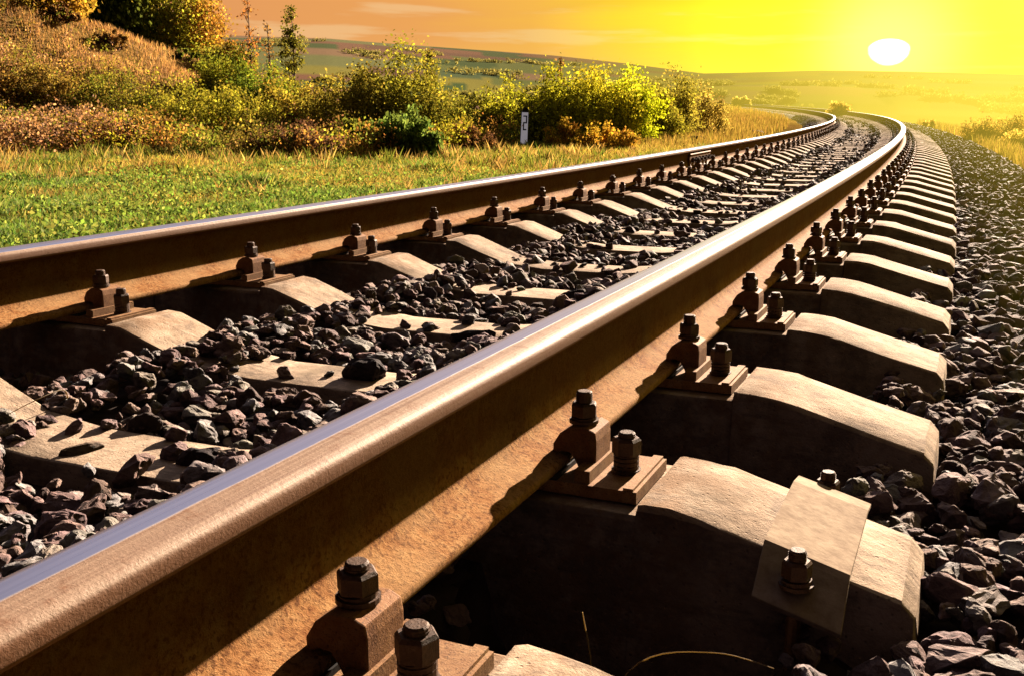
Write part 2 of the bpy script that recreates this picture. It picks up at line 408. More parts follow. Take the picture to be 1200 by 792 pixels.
# ballast height in track coordinates
def sk_near(s): return S0+SP*np.round((s-S0)/SP)
def bed(s, o):
    qa, qb = o-XA, o-XB
    c = np.abs(o-XC); z = -.300+.042*smooth(.14, .30, c)+.02*wob(s*.9, o, 1.1)*smooth(.5, .3, c)
    crib = 1-smooth(.07, .20, np.abs(s-sk_near(s)))*0
    z = z-.165*smooth(-.02, .06, qa)*smooth(.47, .30, qa)            # empty cribs outside the near rail
    z = z-.055*smooth(.42, .5, qa)
    z = z-.075*smooth(-.30, -.1, qb)*smooth(.34, .18, qb)            # hollow beside the far rail
    z = z-.09*smooth(.62+.0, 1.5, o)*1.0-.30*smooth(.62, 1.15, o)
    z = z-.28*smooth(-2.75, -3.2, o)
    z = z+.012*wob(s*1.0, o*1.0, .5)+.012*wob(s+9, o, .23)
    return z
def build_bed():
    ss = np.concatenate([np.arange(-1.5, 8, .04), np.arange(8, 40, .12), np.arange(40, 168, .5)])
    oo = np.arange(-3.25, 1.22, .04)
    S, O = np.meshgrid(ss, oo, indexing='ij'); V = Wn(S, O, bed(S, O)-.035).reshape(-1, 3)
    na = len(oo); i, j = np.meshgrid(np.arange(len(ss)-1), np.arange(na-1), indexing='ij')
    F = np.stack([i*na+j, i*na+j+1, (i+1)*na+j+1, (i+1)*na+j], -1).reshape(-1, 4)
    tag(mesh_np('ballast_bed', V, F[:, ::-1][:, ::-1], M['bed'], None, None, True), kind='structure')
build_bed()

# rock shapes
def rock_proto(seed, n=14):
    r = random.Random(seed); bm = bmesh.new(); a, b, c = 1, r.uniform(.6, .95), r.uniform(.42, .75)
    for _ in range(n):
        v = Vector((r.gauss(0, 1), r.gauss(0, 1), r.gauss(0, 1))).normalized()
        p = 4; m = (abs(v.x)**p+abs(v.y)**p+abs(v.z)**p)**(-1/p); v = v*(m*.75+.25)*r.uniform(.82, 1.05)
        bm.verts.new((v.x*a, v.y*b, v.z*c))
    bmesh.ops.convex_hull(bm, input=bm.verts); bmesh.ops.delete(bm, geom=[v for v in bm.verts if not v.link_faces], context='VERTS')
    bmesh.ops.triangulate(bm, faces=bm.faces); bm.verts.ensure_lookup_table(); bm.verts.index_update()
    V = np.array([v.co[:] for v in bm.verts]); F = np.array([[v.index for v in f.verts] for f in bm.faces]); bm.free()
    return V, F
def rock_bevel(seed, n=16, off=.07):
    r = random.Random(seed); V, F = rock_proto(seed, n); bm = bmesh.new(); vs = [bm.verts.new(v) for v in V]
    for f in F: bm.faces.new([vs[i] for i in f])
    bmesh.ops.dissolve_limit(bm, angle_limit=.25, verts=bm.verts, edges=bm.edges)
    bmesh.ops.bevel(bm, geom=list(bm.edges), offset=off, segments=1, affect='EDGES', clamp_overlap=True)
    bmesh.ops.triangulate(bm, faces=bm.faces); bm.verts.index_update()
    V = np.array([v.co[:] for v in bm.verts]); F = np.array([[v.index for v in f.verts] for f in bm.faces]); bm.free()
    return V, F
def rock_rough(seed):
    from mathutils import noise
    V, F = rock_proto(seed, 20); bm = bmesh.new(); vs = [bm.verts.new(v) for v in V]
    for f in F: bm.faces.new([vs[i] for i in f])
    bmesh.ops.dissolve_limit(bm, angle_limit=.3, verts=bm.verts, edges=bm.edges)
    bmesh.ops.bevel(bm, geom=list(bm.edges), offset=.06, segments=1, affect='EDGES', clamp_overlap=True)
    bmesh.ops.triangulate(bm, faces=bm.faces)
    bmesh.ops.subdivide_edges(bm, edges=[e for e in bm.edges if e.calc_length() > .22], cuts=1, use_grid_fill=True)
    bmesh.ops.subdivide_edges(bm, edges=[e for e in bm.edges if e.calc_length() > .26], cuts=1, use_grid_fill=True)
    bmesh.ops.triangulate(bm, faces=bm.faces); bm.normal_update()
    for v in bm.verts:
        q = v.co*1.7+Vector((seed*3.1, 0, 0)); d = noise.fractal(q, .8, 2.2, 4)*.13+noise.noise(q*5)*.035; v.co += v.normal*d
    bm.verts.index_update(); V = np.array([v.co[:] for v in bm.verts]); F = np.array([[v.index for v in f.verts] for f in bm.faces]); bm.free()
    return V, F
def rotmats(n, flat=.0):
    q = rng.normal(size=(n, 4)); q /= np.linalg.norm(q, axis=1)[:, None]
    w, x, y, z = q.T
    return np.stack([1-2*(y*y+z*z), 2*(x*y-z*w), 2*(x*z+y*w), 2*(x*y+z*w), 1-2*(x*x+z*z), 2*(y*z-x*w), 2*(x*z-y*w), 2*(y*z+x*w), 1-2*(x*x+y*y)], -1).reshape(n, 3, 3)
def rocks(name, P, size, protos, colors):
    idx = rng.integers(0, len(protos), len(P)); Vs, Fs, Cs, off = [], [], [], 0
    for k, (V, F) in enumerate(protos):
        m = idx == k; n = m.sum()
        if not n: continue
        X = np.einsum('nij,vj->nvi', rotmats(n), V)*size[m][:, None, None]; X[..., 2] *= .8
        X = X+P[m][:, None, :]
        Vs.append(X.reshape(-1, 3)); Fs.append((F[None]+(np.arange(n)*len(V))[:, None, None]+off).reshape(-1, 3))
        Cs.append(np.repeat(colors[m], len(V), 0)); off += n*len(V)
    return mesh_np(name, np.concatenate(Vs), np.concatenate(Fs), M['rock'], np.concatenate(Cs))
def rock_colors(n):
    v = rng.lognormal(0, .45, n)[:, None]; t = rng.random((n, 1))
    c = (np.array([.40, .28, .29])*(1-t)+np.array([.52, .37, .30])*t)*v
    w = rng.random(n) < .06; c[w] = c[w]*.5+np.array([.34, .26, .20])
    return np.clip(c, .02, .5)
def on_sleeper(s, o, m):
    """True where a sleeper's top would stand above the stones"""
    d = np.abs(s-sk_near(s)); c = np.abs(o-XC)
    return (d < .112+m) & (c < 1.30+m*.4)
def build_ballast():
    near = [rock_bevel(i) for i in range(26)]; rough = [rock_rough(i) for i in range(22)]; far = [rock_proto(100+i, 11) for i in range(16)]
    def scat(s0, s1, o0, o1, dens, smin, smax, lift=0., keepmid=.10):
        n = int((s1-s0)*(o1-o0)*dens); s = rng.uniform(s0, s1, n); o = rng.uniform(o0, o1, n)
        z = bed(s, o); sz = smin+(smax-smin)*rng.beta(1.5, 2.6, n)
        c = np.abs(o-XC); top = np.interp(c, [0, .31, .42, .5, .56, 1.1, 1.3], [-.277, -.277, -.220, -.188, -.18, -.19, -.25]); on = on_sleeper(s, o, .6*sz) & (z+.2*sz < top+.006)
        mid = on & (c < .46); keep = ~on | (mid & (rng.random(n) < keepmid))
        railz = (np.abs(o-XA) < .085) | (np.abs(o-XB) < .085)
        keep &= ~(railz & (z > -.40) & on) 
        foot = ((np.abs(o-XA) < .085+sz) | (np.abs(o-XB) < .085+sz))
        z = np.where(foot, np.minimum(z, -.19-sz*.75), z)
        z = np.where(mid, -.279+sz*.35, z+sz*rng.uniform(-.25, .45, n)+lift)
        z = np.where(foot, np.minimum(z, -.19-sz*.75), z)
        P = Wn(s, o, z)[keep]; return P, sz[keep]
    P0 = []; P1 = []; P2 = []
    for A_, a, b in ((P0, -.9, 2.8), (P1, 2.8, 7)):
        A_.append(scat(a, b, -1.311-.72, XA, 820, .014, .042)); A_.append(scat(a, b, -.12, 1.1, 900, .014, .048))
        A_.append(scat(a, b, XA, -.12, 420, .010, .030, -.01)); A_.append(scat(a, b, -3.2, XB, 260, .014, .042))
        A_.append(scat(a, b, -.05, .9, 60, .036, .052)); A_.append(scat(a, b, -1.85, -.75, 40, .038, .050))
    P2.append(scat(7, 22, -3.2, 1.2, 300, .018, .044)); P2.append(scat(22, 60, -3.2, 1.2, 130, .028, .052, 0, .05))
    for nm, L_, pr in (('ballast', P0, rough), ('ballast', P1, near), ('ballast', P2, far)):
        P = np.concatenate([a for a, b in L_]); sz = np.concatenate([b for a, b in L_])
        tag(rocks(nm, P, sz, pr, rock_colors(len(P))), 'dark grey crushed stone ballast packed '+('around the nearest sleepers' if pr is rough else 'around the sleepers a few steps on' if pr is near else 'along the receding curve of track'), 'ballast', None, 'stuff')
build_ballast()

# ------------------------------------------------------------------ rails
PROFILE_R = [(0, 0), (.012, -.0002), (.022, -.0010), (.0300, -.0030), (.0345, -.0070), (.0362, -.0115), (.0366, -.0215), (.0364, -.0240), (.0340, -.0270),
             (.016, -.0345), (.0108, -.0430), (.0092, -.056), (.0088, -.084), (.0096, -.112), (.0125, -.128), (.020, -.1405), (.034, -.1475), (.055, -.1535),
             (.0725, -.1585), (.0752, -.1612), (.0752, -.1688), (.0735, -.172)]
PROFILE_L = [(0, 0), (.012, -.0001), (.024, -.0004), (.0320, -.0012), (.0352, -.0030), (.0363, -.0065)]+PROFILE_R[6:]
def build_rail(name, off, s0, s1, label):
    prof = PROFILE_R+[(-x, z) for x, z in PROFILE_L[::-1][:-1]]
    pv = [0.0]
    for (a, b), (c, d) in zip(PROFILE_R, PROFILE_R[1:]): pv.append(pv[-1]+math.hypot(c-a, d-b))
    vv = pv+[-q for q in pv[::-1][:-1]]
    ss = [s0]
    while ss[-1] < s1: ss.append(min(s1, ss[-1]+(.12 if ss[-1] < 14 else .4)))
    n = len(prof); me = bpy.data.meshes.new(name); V = []; Fc = []; UV = []
    for s in ss:
        for x, z in prof: V.append(W(s, off+x, z))
    for i in range(len(ss)-1):
        for k in range(n):
            k2 = (k+1) % n; Fc.append((i*n+k, (i+1)*n+k, (i+1)*n+k2, i*n+k2))
            v2 = vv[k2]; v1 = vv[k]
            if k == n-1: v2 = 0.0
            if abs(v1-v2) > .2: v2 = v1
            UV += [(ss[i], v1), (ss[i+1], v1), (ss[i+1], v2), (ss[i], v2)]
    Fc.append(tuple(range(n))); UV += [(s0, .1)]*n
    Fc.append(tuple((len(ss)-1)*n+k for k in range(n))[::-1]); UV += [(s1, .1)]*n
    me.from_pydata([tuple(v) for v in V], [], Fc); uv = me.uv_layers.new(name='UVMap')
    for i, q in enumerate(UV): uv.data[i].uv = q
    for p in me.polygons: p.use_smooth = len(p.vertices) == 4
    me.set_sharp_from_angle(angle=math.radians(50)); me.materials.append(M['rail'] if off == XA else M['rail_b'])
    o = link(bpy.data.objects.new(name, me)); return tag(o, label, 'rail')
SJ = 8.88
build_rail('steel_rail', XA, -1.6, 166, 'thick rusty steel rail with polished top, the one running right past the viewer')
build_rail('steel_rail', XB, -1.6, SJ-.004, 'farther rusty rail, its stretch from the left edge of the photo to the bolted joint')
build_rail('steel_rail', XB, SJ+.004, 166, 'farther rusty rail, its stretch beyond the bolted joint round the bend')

# ------------------------------------------------------------------ sleeper with fastenings (local x = across, y = along, z from rail top)
QS = [(.546, -.310, .096), (.542, -.282, .104), (.526, -.264, .108), (.42, -.236, .108), (.315, -.2075, .108), (.280, -.1985, .108), (.240, -.1935, .108), (.207, -.1920, .108), (.1990, -.1930, .108), (.1965, -.208, .108),
      (0, -.208, .108), (-.1965, -.208, .108), (-.199, -.193, .108), (-.24, -.196, .108), (-.33, -.228, .105), (-.44, -.268, .098), (-.60, -.285, .092), (-.754, -.285, .092)]
def sleeper_bm(wear):
    bm = bmesh.new(); st = [(.754+q, z, hw) for q, z, hw in QS]; st += [(-x, z, hw) for x, z, hw in st[::-1][1:]]
    rings = []; r = random.Random(wear)
    for x, z, hw in st:
        j = lambda a: r.uniform(-a, a)
        c = .010; zb = -.42; wb = hw+.034
        c = .004; pts = [(-wb, zb), (-wb+.004, -.40), (-hw-.002, z-c-.003), (-hw+c*.3, z-c*.35), (-hw+c+.001, z+.0004), (0, z+.0010), (hw-c-.001, z+.0004), (hw-c*.3, z-c*.35), (hw+.002, z-c-.003), (wb-.004, -.40), (wb, zb)]
        rings.append([bm.verts.new((x+j(.0015), y+j(.0018), zz+j(.0012))) for y, zz in pts])
    for a, b in zip(rings, rings[1:]):
        for k in range(len(a)):
            k2 = (k+1) % len(a); bm.faces.new((a[k], a[k2], b[k2], b[k]))
    bm.faces.new(rings[0][::-1]); bm.faces.new(rings[-1])
    bmesh.ops.recalc_face_normals(bm, faces=bm.faces); return bm
def bolt_bm(zb, znut0, znut1, ztop, rs=.0112, rn=.0195, ph=.3):
    bm = bmesh.new()
    prism(bm, 0, 0, zb, zb+.005, .0208, 20)                         # flat washer
    z = zb+.005
    while z < znut0-.002:                                            # spring washer coils
        h = min(.0065, znut0-z); prism(bm, 0, 0, z, z+h*.8, .0178, 18, .0182, tilt=.0012); z += h
    prism(bm, 0, 0, znut0, znut0+(znut1-znut0)*.84, rn, 6, rn, ph)
    prism(bm, 0, 0, znut0+(znut1-znut0)*.84, znut1, rn, 6, rn*.86, ph)
    prism(bm, 0, 0, znut1-.001, ztop-.002, rs, 14)
    prism(bm, 0, 0, ztop-.002, ztop, rs, 14, rs*.82)
    z = znut1+.002
    while z < ztop-.004: prism(bm, 0, 0, z, z+.0012, rs*1.07, 14); z += .0028      # thread
    return bm
def clip_bm():
    """clamp: legs standing on the plate, toe on the rail foot, arched back (x toward the outside)"""
    bm = bmesh.new(); y0, y1 = -.032, .032
    pr = [(-.036, -.1655), (-.036, -.150), (-.026, -.1335), (-.010, -.1235), (.014, -.1225), (.026, -.1275), (.028, -.140), (.028, -.184), (.004, -.184), (-.002, -.172), (-.010, -.160), (-.022, -.1590)]
    a = [bm.verts.new((x, y0, z)) for x, z in pr]; b = [bm.verts.new((x, y1, z)) for x, z in pr]
    for i in range(len(pr)):
        j = (i+1) % len(pr); bm.faces.new((a[i], a[j], b[j], b[i]))
    bm.faces.new(a[::-1]); bm.faces.new(b); bmesh.ops.recalc_face_normals(bm, faces=bm.faces); return bm
def plate_bm():
    bm = bmesh.new(); box(bm, -.188, .188, -.074, .074, -.2045, -.1875)
    for s in (-1, 1): box(bm, s*.109-.011, s*.109+.011, -.068, .068, -.1878, -.170)
    for s in (-1, 1): box(bm, s*.176-.007, s*.176+.007, -.0735, .0735, -.1878, -.1835)
    return bm
def parts_mesh(name, bm, m, bev=0):
    o = obj(name, bm, m, None, bev); me = o.data; bpy.data.objects.remove(o); return me
ME_PLATE = parts_mesh('tie_plate', plate_bm(), M['plate'], .0015)
ME_CLIP = parts_mesh('rail_clip', clip_bm(), M['clip'], .002)
ME_PAD = None
bmp = bmesh.new(); box(bmp, -.074, .074, -.074, .074, -.1873, -.1802); ME_PAD = parts_mesh('rail_pad', bmp, M['black'])
ME_CB = [parts_mesh('clip_bolt', bolt_bm(-.1222, -.1120, -.0930, -.0805+d, ph=p), M['iron'], .0007) for d, p in ((0, .2), (.004, .9), (-.004, .55))]
ME_AB = [parts_mesh('anchor_bolt', bolt_bm(-.1872, -.160, -.137, -.1262+d, .0118, .0205, p), M['iron'], .0007) for d, p in ((0, .4), (.003, .05), (-.003, .8))]
ME_SL = [parts_mesh('concrete_body', sleeper_bm(i), M['concrete']) for i in range(5)]
for me in ME_SL:
    for p in me.polygons: p.use_smooth = True
    me.set_sharp_from_angle(angle=math.radians(24))
def child(name, me, parent, loc=(0, 0, 0), rz=0):
    o = bpy.data.objects.new(name, me); o.location = loc; o.rotation_euler = (0, 0, rz); return link(o, parent)
def make_sleeper(k):
    r = random.Random(k*13+5)
    root = empty('concrete_sleeper')
    child('concrete_body', ME_SL[k % 5], root)
    for sx in (.754, -.754):
        pl = child('tie_plate', ME_PLATE, root, (sx, r.uniform(-.004, .004), 0))
        child('rail_pad', ME_PAD, pl)
        for s in (1, -1):
            rz = 0 if s > 0 else math.pi
            child('rail_clip', ME_CLIP, pl, (s*.0875, r.uniform(-.004, .004), 0), rz)
            child('clip_bolt', ME_CB[r.randrange(3)], pl, (s*.0870, r.uniform(-.003, .003), 0), r.uniform(0, 1))
            child('anchor_bolt', ME_AB[r.randrange(3)], pl, (s*.150, r.uniform(-.004, .004), 0), r.uniform(0, 1))
    return root
def merged_sleeper():
    bm = bmesh.new()
    bm.from_mesh(ME_SL[0]); 
    for f in bm.faces: f.material_index = 0
    for sx in (.754, -.754):
        def add(me, x, rz, mi):
            n0 = len(bm.faces); t = me.copy(); t.transform(Matrix.Translation((x, 0, 0)) @ Matrix.Rotation(rz, 4, 'Z')); bm.from_mesh(t); bpy.data.meshes.remove(t)
            bm.faces.ensure_lookup_table()
            for f in bm.faces[n0:]: f.material_index = mi
        add(ME_PLATE, sx, 0, 1)
        for s in (1, -1):
            rz = 0 if s > 0 else math.pi
            add(ME_CLIP, sx+s*.0875, rz, 2); add(ME_CB[0], sx+s*.087, 0, 3); add(ME_AB[0], sx+s*.15, 0, 3)
    me = bpy.data.meshes.new('concrete_sleeper'); bm.to_mesh(me); bm.free()
    for m in ('concrete', 'plate', 'clip', 'iron'): me.materials.append(M[m])
    return me
ME_FAR = merged_sleeper()
ORD = ['first', 'second', 'third', 'fourth', 'fifth', 'sixth', 'seventh', 'eighth', 'ninth', 'tenth', 'eleventh', 'twelfth', 'thirteenth', 'fourteenth', 'fifteenth', 'sixteenth']
for k in range(-1, 272):
    s = S0+SP*k
    if k <= 42: o = make_sleeper(k)
    else: o = link(bpy.data.objects.new('concrete_sleeper', ME_FAR))
    o.location = W(s, XC, .008); o.rotation_euler = (math.radians(random.uniform(-.3, .3)) if k > 1 else 0, -math.atan(CANT), s/RC+math.radians(random.uniform(-.4, .4) if k > 1 else 0))
    if k == -1: lb = 'concrete sleeper whose middle just shows at the left edge below the stones'
    elif k == 0: lb = 'nearest concrete sleeper, its end cut off by the bottom edge of the photo'
    elif k == 1: lb = 'concrete sleeper carrying the bolted steel strap near its sloping end'
    elif k < 12: lb = 'concrete sleeper, %s in the row counting on from the strapped one' % ORD[k-1]
    else: lb = 'sunlit concrete sleeper in the receding row, well beyond the strapped one'
    tag(o, lb, 'sleeper', 'concrete sleepers under the rails')

# strap plate bolted over the end of the second sleeper
s1 = S0+SP
st = empty('strap_clamp', W(s1, XA, .008), (0, -math.atan(CANT), s1/RC)); tag(st, 'pale flat steel strap plate bolted across the end of a sleeper', 'clamp')
def strap_bm():
    bm = bmesh.new(); t = .006; x0, x1 = .362, .466; sl = (-.2745+.216)/(.445-.285)
    zz = lambda x: -.2310+(x-.40)*(-.0275/.10)
    path = [(.172, -.006), (.120, .0030), (-.104, .0030), (-.114, -.002), (-.176, -.040)]
    for (ya, da), (yb, db) in zip(path, path[1:]): pass
    top = []; bot = []
    for y, d in path:
        top.append([bm.verts.new((x, y, zz(x)+d+t)) for x in (x0, x1)]); bot.append([bm.verts.new((x, y, zz(x)+d)) for x in (x0, x1)])
    for i in range(len(path)-1):
        bm.faces.new((top[i][0], top[i][1], top[i+1][1], top[i+1][0])); bm.faces.new((bot[i][0], bot[i+1][0], bot[i+1][1], bot[i][1]))
        bm.faces.new((top[i][0], top[i+1][0], bot[i+1][0], bot[i][0])); bm.faces.new((top[i][1], bot[i][1], bot[i+1][1], top[i+1][1]))
    bm.faces.new((top[0][0], bot[0][0], bot[0][1], top[0][1])); bm.faces.new((top[-1][0], top[-1][1], bot[-1][1], bot[-1][0]))
    bmesh.ops.recalc_face_normals(bm, faces=bm.faces); return bm
obj('strap_plate', strap_bm(), M['strap'], st, .0012)
for y, zb in ((-.142, -.249), (.190, -.262)):
    bm = bolt_bm(zb, zb+.012, zb+.034, zb+.047, .0105, .018)
    prism(bm, 0, 0, zb-.15, zb, .0095, 12)
    b = obj('strap_bolt', bm, M['iron'], st, 0); b.location = (.408 if y < 0 else .402, y, 0)
bm = bmesh.new(); box(bm, .34, .44, -.155, .155, -.428, -.4215); obj('lower_strap', bm, M['iron'], st)

# joint bar on the far rail
jb = empty('joint_bar', W(SJ, XB, 0), (0, -math.atan(CANT), SJ/RC)); tag(jb, 'rusty bolted joint bar gripping the web of the farther rail', 'joint bar')
bm = bmesh.new()
pr = [(.0115, -.046), (.030, -.040), (.036, -.047), (.030, -.060), (.026, -.125), (.034, -.140), (.046, -.148), (.046, -.156), (.020, -.147), (.0115, -.132)]
a = [bm.verts.new((x, -.40, z)) for x, z in pr]; b = [bm.verts.new((x, .40, z)) for x, z in pr]
for i in range(len(pr)):
    j = (i+1) % len(pr); bm.faces.new((a[i], a[j], b[j], b[i]))
bm.faces.new(a[::-1]); bm.faces.new(b); bmesh.ops.recalc_face_normals(bm, faces=bm.faces); obj('bar', bm, M['clip'], jb, .001)
for y in (-.33, -.2, -.07, .07, .2, .33):
    bm = bmesh.new(); prism(bm, 0, 0, 0, .022, .021, 6); prism(bm, 0, 0, .022, .042, .012, 12)
    o = obj('joint_bolt', bm, M['iron'], jb); o.rotation_euler = (0, math.pi/2, 0); o.location = (.028, y, -.093)

# ------------------------------------------------------------------ single stones that lie on the sleepers or stand out
def stone(s, o, z, size, sc3, col, seed, label, rz=0, name='stone'):
    V, F = rock_rough(500+seed); V = V*np.array(sc3)*size
    V[:, 2] -= V[:, 2].min()
    ob = mesh_np(name, V, F, M['rock'], np.tile(np.array(col), (len(V), 1)))
    ob.location = W(s, o, z-.004); ob.rotation_euler = (0, 0, rz)
    return tag(ob, label, 'stone', None)
DK = (.05, .038, .042); MD = (.13, .10, .09)

stone(1.318, -1.165, -.284, .052, (1.0, .62, .62), DK, 1, 'dark blocky stone with a flat face on the bare sleeper beside the polished rail', .35)
stone(1.440, -1.405, -.284, .048, (.95, .7, .95), (.10, .075, .07), 2, 'pointed dark stone standing on the back edge of the bare sleeper', .6)
stone(1.285, -1.405, -.284, .045, (1.0, .55, .55), (.20, .15, .11), 3, 'flat tan stone leaning on the front edge of the bare sleeper', 1.1)
stone(1.93, -1.215, -.284, .056, (.95, .8, .85), DK, 4, 'large round dark stone resting on the sleeper mid track', .2)
stone(2.40, -1.17, -.284, .055, (1.2, .5, .55), DK, 5, 'long dark stone beside the polished rail, lying over a sleeper edge', .5)
stone(3.08, -1.13, -.284, .055, (1.1, .6, .65), DK, 6, 'small black stone on a sleeper further up between the rails', .3)
stone(2.02, -2.02+.30, -.31, .055, (1.0, .8, .9), (.22, .17, .14), 7, 'pale brown stone standing in front of the hollow under the far rail', .9)
stone(1.80, .03, -.40, .075, (1.1, .8, .7), (.07, .05, .05), 8, 'big dark stone against the end of the sleeper behind the strap', .4)
stone(1.62, .10, -.41, .070, (1.0, .8, .85), (.06, .045, .05), 9, 'rounded dark stone right of the strapped sleeper end', 1.2)
stone(2.15, .02, -.40, .07, (1.1, .8, .7), (.06, .045, .05), 10, 'dark angular stone touching the end of the third visible sleeper', 2.0)
stone(8.65, -3.76, -.50, .155, (.75, .65, 1.0), (.62, .56, .50), 11, 'white stone peeping over the far rail below the marker post', .5)
stone(22.1, -4.6, -.42, .22, (1.0, .7, .7), (.05, .03, .025), 12, 'dark boulder just beyond the far rail, the nearer of two', .5)
stone(29.0, -4.0, -.42, .30, (1.0, .7, .6), (.06, .035, .025), 13, 'dark boulder beyond the far rail, farther of two', .9)
stone(31.0, 1.25, -.55, .12, (1.0, .8, .8), (.6, .52, .40), 14, 'small pale stone in the grass right of the ballast', .9)

# ------------------------------------------------------------------ marker post
def marker():
    s, o = 17.6, -6.9; p = W(s, o, 0); z = float(G(p.x, p.y))
    e = empty('marker_post', (p.x, p.y, z-.03), (math.radians(1), math.radians(1.5), math.radians(31)))
    tag(e, 'short white concrete marker post with black cap and black painted figure', 'marker post')
    H = .74; a0, a1 = .057, .052
    def shaft(z0, z1, w0, w1, d=1.0):
        bm = bmesh.new(); v = [[bm.verts.new((sx*w, sy*w*d, zz)) for sx, sy in ((-1, -1), (1, -1), (1, 1), (-1, 1))] for zz, w in ((z0, w0), (z1, w1))]
        for i in range(4): bm.faces.new((v[0][i], v[0][(i+1) % 4], v[1][(i+1) % 4], v[1][i]))
        bm.faces.new(v[0][::-1]); bm.faces.new(v[1]); return bm
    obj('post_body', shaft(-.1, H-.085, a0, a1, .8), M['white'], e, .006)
    obj('post_cap', shaft(H-.085, H, a1, a1*.72, .8), M['black'], e, .006)
    bm = bmesh.new(); y = -a0*.8-.004; w = .015
    for x0, x1, z0, z1 in ((-.034, .036, .598, .620), (.016, .036, .505, .598), (-.034, .036, .483, .505), (-.034, -.014, .385, .483), (-.034, .028, .363, .385)):
        box(bm, x0, x1, y, y+.010, z0-.02, z1-.02)
    obj('painted_figure', bm, M['black'], e)
marker()

# ------------------------------------------------------------------ foliage
YG = [(.30, .34, .03), (.20, .26, .025), (.42, .40, .03), (.10, .14, .02)]
OL = [(.13, .15, .03), (.20, .20, .04), (.08, .09, .02), (.25, .19, .05)]
GR = [(.07, .15, .025), (.10, .20, .03), (.05, .10, .03), (.14, .22, .03)]
DG = [(.045, .075, .02), (.07, .10, .02), (.03, .045, .018), (.12, .14, .03)]
YE = [(.36, .31, .03), (.30, .28, .03), (.40, .28, .04), (.17, .16, .03)]
OR = [(.42, .15, .06), (.34, .10, .05), (.42, .22, .07), (.16, .07, .04)]
PU = [(.11, .060, .055), (.17, .09, .08), (.06, .03, .03), (.20, .14, .08)]
BR = [(.28, .17, .06), (.20, .11, .05), (.34, .24, .08), (.10, .06, .03)]
HZ = [(.36, .32, .10), (.26, .21, .08), (.44, .38, .12), (.20, .15, .07)]  # leaf colours with haze paleness mixed in
def leaves(cent, nper, crad, leaf, pal, up=.0):
    K = len(cent); n = K*nper
    ci = np.repeat(np.arange(K), nper)
    P = cent[ci]+rng.normal(size=(n, 3))*crad*np.array([1, 1, .8])
    d = rng.normal(size=(n, 3)); d[:, 2] += up; d /= np.linalg.norm(d, axis=1)[:, None]
    e = rng.normal(size=(n, 3)); e -= (e*d).sum(1)[:, None]*d; e /= np.linalg.norm(e, axis=1)[:, None]
    l = leaf*1.25*rng.uniform(.5, 1.25, n)[:, None]; w = l*.32
    V = np.stack([P-d*l*.5, P+e*w, P+d*l*.5, P-e*w], 1).reshape(-1, 3)
    F = np.arange(4*n).reshape(-1, 4)
    pal = np.array(pal); pc = rng.dirichlet(np.ones(len(pal))*.5, K); pc = pc[ci]*.6+rng.dirichlet(np.ones(len(pal))*.35, n)*.4
    c = pc@pal*1.85*rng.lognormal(0, .32, n)[:, None]*np.repeat(rng.lognormal(0, .22, K), nper)[:, None]
    return V, F, np.repeat(c, 4, 0)
def crown_pts(K, w, d, h, shape):
    out = []
    while len(out) < K:
        p = rng.uniform(-1, 1, 3); r = math.sqrt(p[0]**2+p[1]**2+p[2]**2)
        if shape == 'cone':
            zz = (p[2]+1)/2
            if math.hypot(p[0], p[1]) > (1-zz)*.95+.08: continue
        else:
            if r > 1 or r < .35*rng.random(): continue
            a = math.atan2(p[1], p[0]); lump = .88+.16*math.sin(3*a+w*7)+.12*math.sin(5*a+h*11+4*p[2])
            if r > lump: continue
        out.append((p[0]*w/2, p[1]*d/2, (p[2]+1)/2*h))
    return np.array(out)
def crad_(w, h): return min(w, h)*.085
